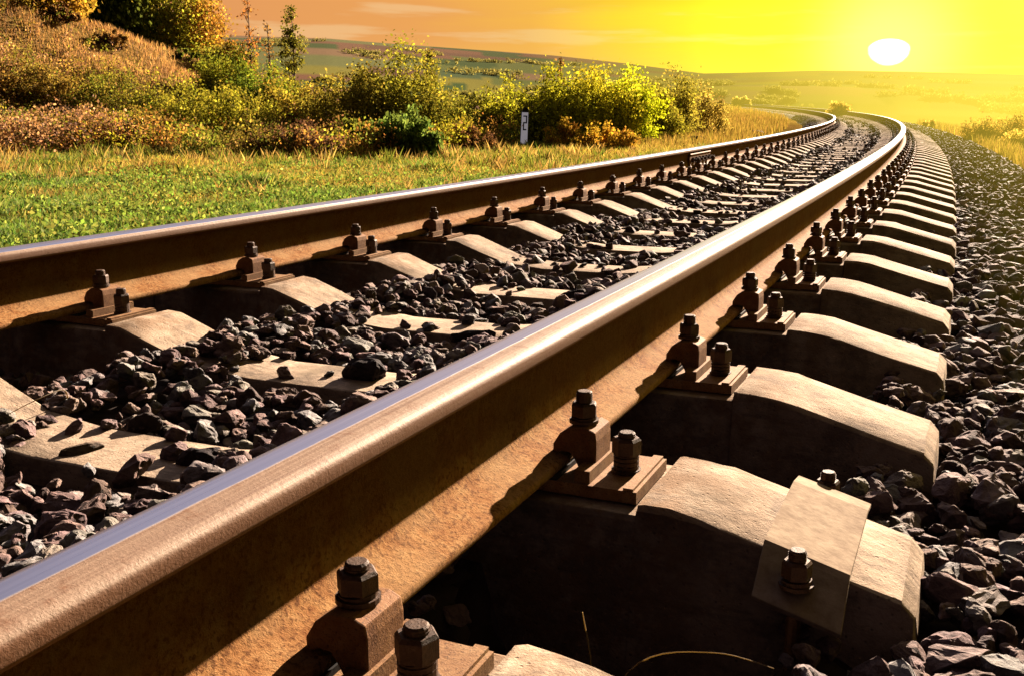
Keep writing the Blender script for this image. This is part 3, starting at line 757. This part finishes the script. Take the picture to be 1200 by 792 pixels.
def shrub(name, px, py_top, zc, wpx, pal, label, cat='bush', group=None, leaf=.05, K=170, nper=46, shape='bush', depth=.8, crad=None, lift=.0, hmul=1, up=.6, stems=9, at=None):
    x, y = spot(px, zc); z = float(G(x, y))-.04; h = max(.25, (zat(px, py_top, zc)-z)*hmul); w = wpx/F_PX*zc*(1.12 if cat == 'bush' else 1)
    e = empty(name, (x, y, z)); tag(e, label, cat, group)
    cen = crown_pts(K, w*1.0, w*depth*.95, h*(1-lift)*.95, shape)
    cen[:, 2] += h*lift
    stem_lines = []
    if cat == 'bush':
        ns = max(8, K//7); cl_ = []
        for q in range(ns):
            a = rng.uniform(0, 6.28); ro = math.sqrt(rng.random()); bx, by = ro*math.cos(a)*w*.46, ro*math.sin(a)*w*depth*.46
            hh = h*(1-.42*ro*ro)*rng.uniform(.55, 1.12); tx, ty = bx+math.cos(a)*w*.10*rng.uniform(-.3, 1.4), by+math.sin(a)*w*.10*rng.uniform(-.3, 1.4)
            m_ = rng.integers(5, 10); t = rng.random(m_)**.65; t[0] = 1.0
            cl_.append(np.stack([bx+(tx-bx)*t, by+(ty-by)*t, hh*(.12+.88*t)], -1)+rng.normal(size=(m_, 3))*crad_(w, h)*.8)
            stem_lines.append(((bx*.55, by*.55, -.05), ((bx+tx)/2, (by+ty)/2, hh*.5), (tx, ty, hh*.98)))
        cen = np.concatenate(cl_)
    crad = crad or crad_(w, h)
    V, F, C = leaves(cen, nper, crad, leaf, pal, up)
    m = V[:, 2].reshape(-1, 4).min(1) > -.02; F = F[m]
    mesh_np('crown' if cat == 'tree' else 'leaves', V, F, M['leaf'], C, e)
    tb = []
    for ln_ in stem_lines[:40]:
        tb.append(tube_np(ln_, [.010, .007, .003], 4))
    for i in range(stems if cat == 'tree' else 2):
        t = cen[rng.integers(len(cen))]*np.array([.85, .85, 1.0]); b = np.array([t[0]*.18, t[1]*.18, -.05]); mid = (b+t)/2+rng.normal(size=3)*w*.04
        r0 = (.012+.010*h)*(1.6 if cat == 'tree' else .7); tb.append(tube_np([b, mid, t], [r0, r0*.7, r0*.25], 5))
    V, F = merge(tb); mesh_np('trunk' if cat == 'tree' else 'stems', V, F, M['bark'], np.tile(np.array([.10, .065, .04]), (len(V), 1)), e, True)
    return e
g1 = 'bushes along the line beyond the far rail'
shrub('bush', 574, 112, 20, 60, GR[:1]+OL+YG[:2], 'low green bush filling the hedge just left of the marker post', group=g1, K=170)
shrub('bush', 764, 98, 22, 50, OL+YG[:2], 'green bush tucked between the bright lime bush and the dull green one', group=g1, K=170)
shrub('bush', 262, 66, 24, 64, GR[:2]+OL+YG[:1], 'light green shrub filling the slope right of the autumn tree', K=230, leaf=.05)
shrub('bush', 322, 96, 22, 60, OL+YG[:2]+GR[:1], 'yellow green shrub between the slim sparse tree and the mixed yellow bush', K=200)
shrub('bush', 402, 84, 18, 84, OL, 'olive green bush, leftmost of the rounded ones beside the grass verge', group=g1, K=230)
shrub('bush', 480, 74, 18.5, 96, OL+DG[:2]+YG[:1], 'tall bush with dark green and olive leaves, left of the gap with the yellow field', group=g1, K=280)
shrub('bush', 468, 136, 14.5, 74, [(.08, .16, .05), (.12, .21, .06), (.05, .10, .03), (.20, .26, .08)], 'low fresh green bush in front of the tall olive one', group=g1, leaf=.06, up=1.5, K=150)
shrub('bush', 538, 108, 19.5, 46, OL+GR[:1], 'small dull green bush under the yellow field', group=g1, K=120)
shrub('bush', 532, 146, 16.5, 80, PU+BR[:2], 'low brown leafless-looking bramble left of the marker post', group=g1, K=140, leaf=.035)
shrub('bush', 606, 100, 19.5, 70, YG+OL[:2], 'yellow green bush right behind the white marker post', group=g1, K=210)
shrub('bush', 655, 92, 19, 78, YG+OL[:1], 'yellow green bush just right of the marker post', group=g1, K=240)
shrub('bush', 700, 86, 19.5, 80, YG+YE[:2], 'tall bright yellow leaved bush in the middle of the row', group=g1, K=260)
shrub('bush', 738, 84, 20, 56, [(.42, .50, .02), (.34, .44, .03), (.20, .26, .02)], 'brightest lime yellow bush with a sharp right edge', group=g1, K=210)
shrub('bush', 690, 140, 17.5, 90, YE+OR[:1]+BR[:1], 'low orange yellow bush at the foot of the bright row', group=g1, K=160, leaf=.04)
shrub('bush', 785, 98, 24, 62, OL+YG[:1]+HZ[:1], 'dull green bush right of the bright lime one', group=g1, K=210)
shrub('bush', 822, 106, 27, 40, HZ+OL[:1], 'small hazy bush ending the row before the rails come into view', group=g1, K=130)
shrub('bush', 352, 146, 14.5, 108, PU, 'dark purple brown bramble heap on the edge of the grass', K=260, leaf=.04, depth=.6)
shrub('bush', 240, 104, 17, 130, OL+YG[:2], 'broad pale olive bush at the foot of the dry bank', K=340, leaf=.04)
shrub('bush', 225, 158, 14.8, 120, PU+BR[:2]+OL[:1], 'low reddish brown undergrowth bush beneath the broad olive one', K=200, leaf=.035)
shrub('bush', 335, 102, 19, 90, OL+BR[:2]+YG[:1], 'mixed yellow and brown bush above the purple bramble', K=230)
shrub('bush', 420, 140, 15.5, 60, DG+OL[:1], 'dark leafy bush between the purple bramble and the fresh green one', K=130)
shrub('bush', 300, 75, 21.5, 56, GR+DG[:2]+YG[:1], 'dark green bush under the bare twiggy tree', K=230)
shrub('bush', 60, 130, 15.2, 120, PU+BR+OL[:1], 'low pinkish brown weed bush near the left edge of the verge', K=260, leaf=.032)
shrub('bush', 140, 128, 15.6, 110, OL+BR+PU[:1], 'low grey green weed bush second from the left edge', K=220, leaf=.032)
shrub('bush', 15, 140, 14.8, 70, PU+GR[:1], 'dark low bush cut by the left edge of the photo', K=140, leaf=.035)
shrub('bush', 30, -50, 24.5, 130, YE+OR[:1]+BR[:2], 'golden yellow bush at the top left corner on the bank', K=420, leaf=.09, nper=40)
shrub('bush', 66, 24, 23.5, 50, PU+BR, 'reddish brown bush below the golden one in the corner', K=160, leaf=.07)
shrub('bush', 40, 74, 19.5, 70, OL+BR[:2]+PU[:1], 'small dark leafed bush standing in the dry grass of the bank', K=130, leaf=.045)
shrub('bush', 128, 84, 20, 80, GR[:2]+OL+BR[:1], 'green tinged scrubby bush low on the face of the bank', K=170, leaf=.045)
shrub('bush', 200, 92, 20.5, 90, OL+YG[:2]+PU[:1], 'grey green scrubby bush on the lower right of the bank', K=190, leaf=.045)
shrub('bush', 132, 44, 24, 44, BR+PU+OL[:1], 'brown scrub on the crest of the bank under the dark tree', K=110, leaf=.05)
shrub('bush', 1168, 134, 23, 60, BR+OL+[(.20, .15, .07)], 'hazy brown bush standing alone right of the ballast', K=260, leaf=.05, up=1.2)
shrub('bush', 1195, 150, 21, 40, HZ, 'small bush cut by the right edge of the photo beside the hazy brown one', K=110, leaf=.05)
shrub('bush', 978, 118, 52, 22, HZ+[(.5, .44, .16)], 'tiny distant bush showing above the rails at the top of the bend', K=110, leaf=.10)
shrub('bush', 1089, 140, 33, 16, HZ, 'small upright weed in the yellow grass outside the bend', K=50, leaf=.06, up=1.5)
shrub('bush', 866, 114, 95, 16, [(.34, .32, .12), (.26, .25, .10)], 'distant rounded hazy bush on the meadow inside the bend', K=100, leaf=.25)  # pale leaf colours stand in for distance haze
shrub('tree', 118, -80, 29, 120, DG+[(.03, .045, .03)], 'dark green tree with drooping foliage behind the crest of the bank', 'tree', K=420, leaf=.12, nper=50, up=-2.2, lift=.05)
shrub('tree', 180, -40, 30, 110, OL+YG[:2]+DG[:1], 'olive and yellow leaved tree right of the dark drooping one', 'tree', K=420, leaf=.08, nper=44)
shrub('tree', 228, -20, 31, 90, OR+OL[:3]+YG[2:3], 'orange red autumn tree with pointed top, rightmost of the big ones', 'tree', K=400, leaf=.075, nper=40)
shrub('bush', 200, 62, 27.5, 120, DG+OL[:1], 'dark green thicket at the foot of the autumn trees', K=340, leaf=.06)
shrub('bush', 265, 60, 27, 60, OL+DG[:2]+OR[:1], 'brown green bush right of the autumn tree', K=200, leaf=.06)
def thin_tree(px, py, zc, hpx_w, label, pal, nleaf):
    x, y = spot(px, zc); z = float(G(x, y))-.05; h = zat(px, py, zc)-z; e = empty('tree', (x, y, z)); tag(e, label, 'tree')
    w = hpx_w/F_PX*zc; tb = [tube_np([(0, 0, -.05), (.02*h, 0, h*.5), (0, .01*h, h)], [.035, .02, .004], 6)]; tips = []
    for i in range(34):
        t = rng.uniform(.25, .97); a = rng.uniform(0, 6.28); L_ = w*.5*(1.15-t)*rng.uniform(.6, 1.2)
        b = np.array([.02*h*min(1, 2*t)*(1-t), 0, h*t]); en = b+np.array([math.cos(a)*L_, math.sin(a)*L_, L_*rng.uniform(.5, 1.5)])
        tb.append(tube_np([b, (b+en)/2+rng.normal(size=3)*.02, en], [.012*(1.1-t)+.003, .006, .0025], 4)); tips += [en, (b+en)/2]
        for q in range(3):
            m = b+(en-b)*rng.uniform(.4, 1); e2 = m+rng.normal(size=3)*L_*.28+np.array([0, 0, L_*.2]); tb.append(tube_np([m, e2], [.004, .002], 3)); tips.append(e2)
    V, F = merge(tb); mesh_np('trunk', V, F, M['bark'], np.tile(np.array([.16, .09, .06]), (len(V), 1)), e, True)
    V, F, C = leaves(np.array(tips), nleaf, .05, .055, pal, .2); mesh_np('crown', V, F, M['leaf'], C, e)
thin_tree(290, 8, 24, 44, 'nearly bare twiggy tree standing against the orange sky', OR+BR, 2)
thin_tree(312, 34, 25, 26, 'small bare sapling just right of the twiggy tree', BR, 1)
thin_tree(340, 14, 24, 40, 'slim young tree with sparse dark leaves, rightmost against the sky', DG+OL, 12)
thin_tree(652, 70, 20.5, 14, 'thin bare stem rising above the yellow green bushes', BR, 2)
thin_tree(500, 62, 20, 16, 'thin leafy shoot rising above the tall olive bush', OL, 5)

# ------------------------------------------------------------------ grass and weeds
def blades(name, X, Y, hgt, wid, cols, label, lean=.35, cat='grass'):
    n = len(X); z = G(X, Y); s, o = inv(X, Y)
    a = rng.uniform(0, 6.28, n); la = rng.uniform(0, 6.28, n); ln = rng.random(n)*lean*hgt
    dx, dy = np.cos(a)*wid/2, np.sin(a)*wid/2
    B = np.stack([X, Y, z-.01], -1)
    V = np.empty((n, 4, 3)); V[:, 0] = B+np.stack([dx, dy, 0*dx], -1); V[:, 1] = B-np.stack([dx, dy, 0*dx], -1)
    mx = np.stack([np.cos(la)*ln*.45, np.sin(la)*ln*.45, hgt*.6], -1)
    V[:, 2] = B+mx-np.stack([dx, dy, 0*dx], -1)*.4; V[:, 3] = B+np.stack([np.cos(la)*ln, np.sin(la)*ln, hgt], -1)
    F = np.arange(4*n).reshape(-1, 4)
    tag(mesh_np(name, V.reshape(-1, 3), F, M['leaf'], np.repeat(cols, 4, 0)), label, cat, None, 'stuff')
def pick(pal, n, sig=.3):
    pal = np.array(pal); return (rng.dirichlet(np.ones(len(pal))*.4, n)@pal)*rng.lognormal(0, sig, n)[:, None]
def polar(n, a0, a1, r0, r1, p=1.0):
    a = np.radians(rng.uniform(a0, a1, n)); r = r0*(r1/r0)**(rng.random(n)**p); return r*np.sin(a), r*np.cos(a)
# verge grass: tufts of green and straw
X, Y = polar(520000, -58, -12, 3.8, 24, .9); s, o = inv(X, Y); m = (o < -3.0) & (X > -15.5); X, Y = X[m], Y[m]; n = len(X)
pt = wob(X, Y, 1.3)+.7*wob(X+30, Y, 3.7)+rng.normal(size=n)*.35; r = np.hypot(X, Y)
yl = smooth(7, 13, r)
gcol = pick([(.065, .18, .03), (.10, .25, .045), (.045, .11, .025), (.16, .27, .07), (.30, .32, .20)], n); ycol = pick([(.34, .32, .07), (.40, .30, .12), (.22, .24, .05), (.26, .17, .10)], n)
wgt = np.clip(smooth(-.1, 1.0, pt*1.2+yl*1.2-.3+.9*smooth(-6, -10.5, X)*wob(X, Y+5, 2.4)), 0, 1)[:, None]
blades('grass', X, Y, rng.uniform(.02, .070, n)*(1+1.6*smooth(.2, 1.1, wob(X+9, Y, 1.1))+1.2*smooth(10, 14, r)*rng.random(n)), rng.uniform(.005, .010, n)*(1+r/14), (gcol*(1-wgt)+ycol*wgt)*1.5, 'short green and straw coloured grass on the verge beyond the far rail', .9)
X, Y = polar(9000, -58, -14, 4, 16, .9); s, o = inv(X, Y); m = (o < -3.1) & (wob(X, Y, 1.1)+rng.normal(size=len(X))*.5 > -.1); X, Y = X[m], Y[m]
cen = np.stack([X, Y, G(X, Y)+rng.uniform(.0, .05, len(X))], -1)
V, F, C = leaves(cen, 16, .05, .026, [(.05, .13, .025), (.08, .18, .035), (.13, .20, .05), (.24, .24, .10), (.04, .08, .02)], .3)
tag(mesh_np('weeds', V, F, M['leaf'], C), 'small leafy green weeds scattered through the short grass beside the track', 'weeds', None, 'stuff')
# taller dry grass at the back of the verge and on the bank
X, Y = polar(380000, -60, -14, 12.5, 42, .9); s, o = inv(X, Y); v = -X-13.0
m = (o < -5.5) & (X < -12.6-.8*wob(X, Y, 3)); X, Y = X[m], Y[m]; n = len(X)
pt = wob(X*1.0, Y, 2.3)+rng.normal(size=n)*.4; d = smooth(-.1, .9, pt)[:, None]
c = pick([(.56, .37, .17), (.62, .45, .24), (.44, .26, .15), (.42, .24, .20)], n)*(1-d*.5)+pick([(.22, .20, .05), (.20, .11, .08), (.14, .17, .04)], n)*d*.5
blades('dry_grass', X, Y, rng.uniform(.04, .15, n)*(.6+.7*(pt<0)), rng.uniform(.007, .013, n)*(np.hypot(X, Y)/16), c, 'tall dry orange grass covering the bank at the left', .5)
# low weeds mixed in the bank
def patchy(X, Y, hmax, pals, wl, label, per=24):
    n5 = wob(X+70, Y, wl)+rng.normal(size=len(X))*.14; hgt = rng.uniform(.02, hmax, len(X))*(.35+.9*np.clip(wob(X, Y+40, wl*.6)+.5, 0, 1.5))
    cen = np.stack([X, Y, G(X, Y)+hgt], -1); qs = np.quantile(n5, np.linspace(0, 1, len(pals)+1)); qs[0] -= 1; qs[-1] += 1; off = 0; VV, FF, CC = [], [], []
    for q, pl in enumerate(pals):
        mm = (n5 > qs[q]) & (n5 <= qs[q+1])
        if not mm.any(): continue
        V, F, C = leaves(cen[mm], per, .09, .040, pl, .8); VV.append(V); FF.append(F+off); CC.append(C); off += len(V)
    tag(mesh_np('weeds', np.concatenate(VV), np.concatenate(FF), M['leaf'], np.concatenate(CC)), label, 'weeds', None, 'stuff')
PK = [(.34, .19, .17), (.42, .28, .22), (.22, .12, .11), (.30, .24, .12)]
X, Y = polar(9500, -60, -32, 14.2, 26); m = (X < -11.2) & (wob(X+3, Y, 3.3)+rng.normal(size=len(X))*.35 > -.45+.9*smooth(19, 25, np.hypot(X, Y))); X, Y = X[m], Y[m]
patchy(X, Y, .42, [PU+PK, PK+BR[:1], OL+PK[:1], GR[:2]+OL, BR+PK, OL+BR[:1]], 3.4, 'mixed olive, pinkish and brown weeds growing through the dry grass of the bank')
X, Y = polar(5600, -50, -12, 14.3, 23); s, o = inv(X, Y); m = (o < -7.0) & (np.hypot(X, Y) > 14.9+1.5*wob(X, Y, 2.1)); X, Y = X[m], Y[m]
n5 = wob(X*1.0+70, Y, 2.6)+rng.normal(size=len(X))*.12; hgt = rng.uniform(.02, .40, len(X))*(.5+.8*np.clip(wob(X, Y+40, 1.7)+.5, 0, 1.3))
cen = np.stack([X, Y, G(X, Y)+hgt], -1); lim = [-9, -.55, -.22, .08, .36, .7, 9]; parts = []
for q, pl in enumerate([PU+BR[:1], OL+PU[:1], GR+OL, BR+OR[:1]+OL[:1], OL+YG[:2], YE[:2]+YG+BR[:1]]):
    mm = (n5 > lim[q]) & (n5 <= lim[q+1])
    if mm.any(): parts.append(leaves(cen[mm], 24, .09, .040, pl, .8))
off = 0; VV, FF, CC = [], [], []
for V, F, C in parts: VV.append(V); FF.append(F+off); CC.append(C); off += len(V)
tag(mesh_np('weeds', np.concatenate(VV), np.concatenate(FF), M['leaf'], np.concatenate(CC)), 'ragged green, yellow and brown undergrowth filling the gaps between the bushes', 'weeds', None, 'stuff')
# taller tufts and dead stalks breaking up the verge
X, Y = polar(1500, -58, -13, 6.5, 15.8, .8); s, o = inv(X, Y); rr_ = np.hypot(X, Y)
m = (o < -3.6) & (rng.random(len(X)) < .10+.9*smooth(10.5, 14.5, rr_)+.5*(wob(X+2, Y, 1.9) > .35)); X, Y = X[m], Y[m]; k_ = len(X)
hh = np.repeat(rng.uniform(.07, .26, k_)*(.5+.6*smooth(8, 14, np.hypot(X, Y))), 26); dr_ = np.repeat(rng.random(k_) < .45, 26)[:, None]
TX = np.repeat(X, 26)+rng.normal(size=k_*26)*.05; TY = np.repeat(Y, 26)+rng.normal(size=k_*26)*.05
tc = np.where(dr_, pick([(.50, .38, .18), (.40, .26, .12), (.52, .44, .20)], k_*26), pick([(.12, .22, .05), (.22, .28, .06), (.32, .32, .08)], k_*26))
blades('grass', TX, TY, hh*rng.uniform(.5, 1.1, k_*26), .010*np.hypot(TX, TY)/12, tc, 'taller green and straw tufts breaking up the verge in front of the brush', .6)
# right-hand and inner meadow grass
X, Y = polar(90000, -3, 9, 9, 75, .8); s, o = inv(X, Y); m = (o > .95); X, Y = X[m], Y[m]; n = len(X)
blades('meadow_grass', X, Y, rng.uniform(.08, .34, n)*(1+np.hypot(X, Y)/60), .014*np.hypot(X, Y)/14*np.ones(n), pick([(.34, .31, .07), (.26, .26, .06), (.32, .22, .09), (.22, .14, .08)], n), 'dry yellow grass on the slope right of the ballast')
X, Y = polar(70000, -22, -4, 18, 110, .8); s, o = inv(X, Y); m = (o < -3.6); X, Y = X[m], Y[m]; n = len(X)
blades('meadow_grass', X, Y, rng.uniform(.05, .20, n)*(1+np.hypot(X, Y)/60), .014*np.hypot(X, Y)/14*np.ones(n), pick([(.36, .27, .08), (.26, .25, .06), (.32, .21, .09)], n), 'orange dry grass on the meadow inside the bend')

# hedgerows and copses on the far hills
cs = []
for q in range(90):
    b0 = math.radians(rng.uniform(-44, 3)); r0 = float(np.exp(rng.uniform(math.log(850), math.log(2300)))); da = rng.uniform(.01, .07); sl = rng.uniform(-.25, .25)
    m_ = int(rng.integers(14, 44)); t = rng.random(m_); bb = b0+da*t; rr2 = r0*(1+sl*t*.3+rng.normal(size=m_)*.004); cs.append(np.stack([rr2*np.sin(bb), rr2*np.cos(bb), rr2*0], -1))
cs = np.concatenate(cs); cs[:, 2] = G(cs[:, 0], cs[:, 1])+2.5; rr2 = np.hypot(cs[:, 0], cs[:, 1])
V, F, C = leaves(cs, 22, 2.6, 3.0, [(.14, .15, .07), (.20, .19, .08), (.10, .12, .06)], .2)
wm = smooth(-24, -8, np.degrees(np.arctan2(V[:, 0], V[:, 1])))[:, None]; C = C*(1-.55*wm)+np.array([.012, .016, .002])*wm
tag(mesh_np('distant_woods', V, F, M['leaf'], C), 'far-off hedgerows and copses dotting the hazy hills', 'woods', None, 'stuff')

# stalks lying and standing in the dark hollow next to the strapped sleeper
def stalk(pts, r, label, c=(.52, .46, .38)):
    P = [np.array(W(*p)) for p in pts]; dense = []
    for i in range(len(P)-1):
        p0, p1, p2, p3 = P[max(i-1, 0)], P[i], P[i+1], P[min(i+2, len(P)-1)]
        for t in np.linspace(0, 1, 7)[:-1 if i < len(P)-2 else None]:
            dense.append(.5*((2*p1)+(p2-p0)*t+(2*p0-5*p1+4*p2-p3)*t*t+(3*p1-p0-3*p2+p3)*t**3))
    V, F = tube_np(dense, np.linspace(r, r*.4, len(dense)), 5)
    o = mesh_np('dry_stalk', V, F, M['leaf'], np.tile(np.array(c), (len(V), 1)), None, True); return tag(o, label, 'stalk')
stalk([(1.02, -.34, -.36), (1.01, -.345, -.29), (.995, -.35, -.232)], .0014, 'short straw standing upright in the dark hollow before the strapped sleeper')
stalk([(1.0, -.34, -.38), (.99, -.28, -.275), (.99, -.20, -.245), (1.01, -.14, -.26)], .0010, 'curved dry stalk arching over the hollow, upper of two')
stalk([(.94, -.30, -.40), (.94, -.24, -.300), (.95, -.16, -.262), (.98, -.09, -.28)], .0010, 'curved dry stalk lying low in the hollow, lower of two')
stalk([(1.46, -1.62, -.25), (1.43, -1.60, -.22), (1.36, -1.60, -.225), (1.30, -1.63, -.25)], .0016, 'pale bent twig on the stones at the left edge of the photo')

# ------------------------------------------------------------------ haze that glows by itself, standing in for sun glow on the valley side
def haze():
    pts = [(.15, 1.6), (-.1, 7), (-1.6, 20), (-4.6, 34), (-10, 52), (-19, 70), (-38, 88), (95, 88), (45, 20), (3.0, 2.2)]
    bm = bmesh.new(); a = [bm.verts.new((x, y, -16)) for x, y in pts]; b = [bm.verts.new((x, y, 8)) for x, y in pts]
    n = len(pts)
    for i in range(n): bm.faces.new((a[i], a[(i+1) % n], b[(i+1) % n], b[i]))
    bm.faces.new(a[::-1]); bm.faces.new(b); bmesh.ops.recalc_face_normals(bm, faces=bm.faces)
    m = bpy.data.materials.new('golden_haze'); m.use_nodes = True; nt = m.node_tree; nt.nodes.clear()
    out = nt.nodes.new('ShaderNodeOutputMaterial'); ab = nt.nodes.new('ShaderNodeVolumeAbsorption'); em = nt.nodes.new('ShaderNodeEmission'); ad = nt.nodes.new('ShaderNodeAddShader')
    sg = .0030; ab.inputs['Color'].default_value = (0, 0, 0, 1); ab.inputs['Density'].default_value = sg
    em.inputs[0].default_value = (1, .74, .07, 1); em.inputs[1].default_value = sg*4.7  # volume emits the golden wash itself
    nt.links.new(ab.outputs[0], ad.inputs[0]); nt.links.new(em.outputs[0], ad.inputs[1]); nt.links.new(ad.outputs[0], out.inputs['Volume'])
    o = obj('haze', bm, m); tag(o, kind='structure')
haze()

sc.view_settings.view_transform = 'Standard'; sc.view_settings.look = 'None'; sc.view_settings.exposure = 0; sc.view_settings.gamma = 1
sc.render.engine = 'CYCLES'; sc.cycles.max_bounces = 5; sc.cycles.diffuse_bounces = 0; sc.cycles.transparent_max_bounces = 4; sc.cycles.volume_bounces = 0
sc.cycles.caustics_reflective = False; sc.cycles.caustics_refractive = False
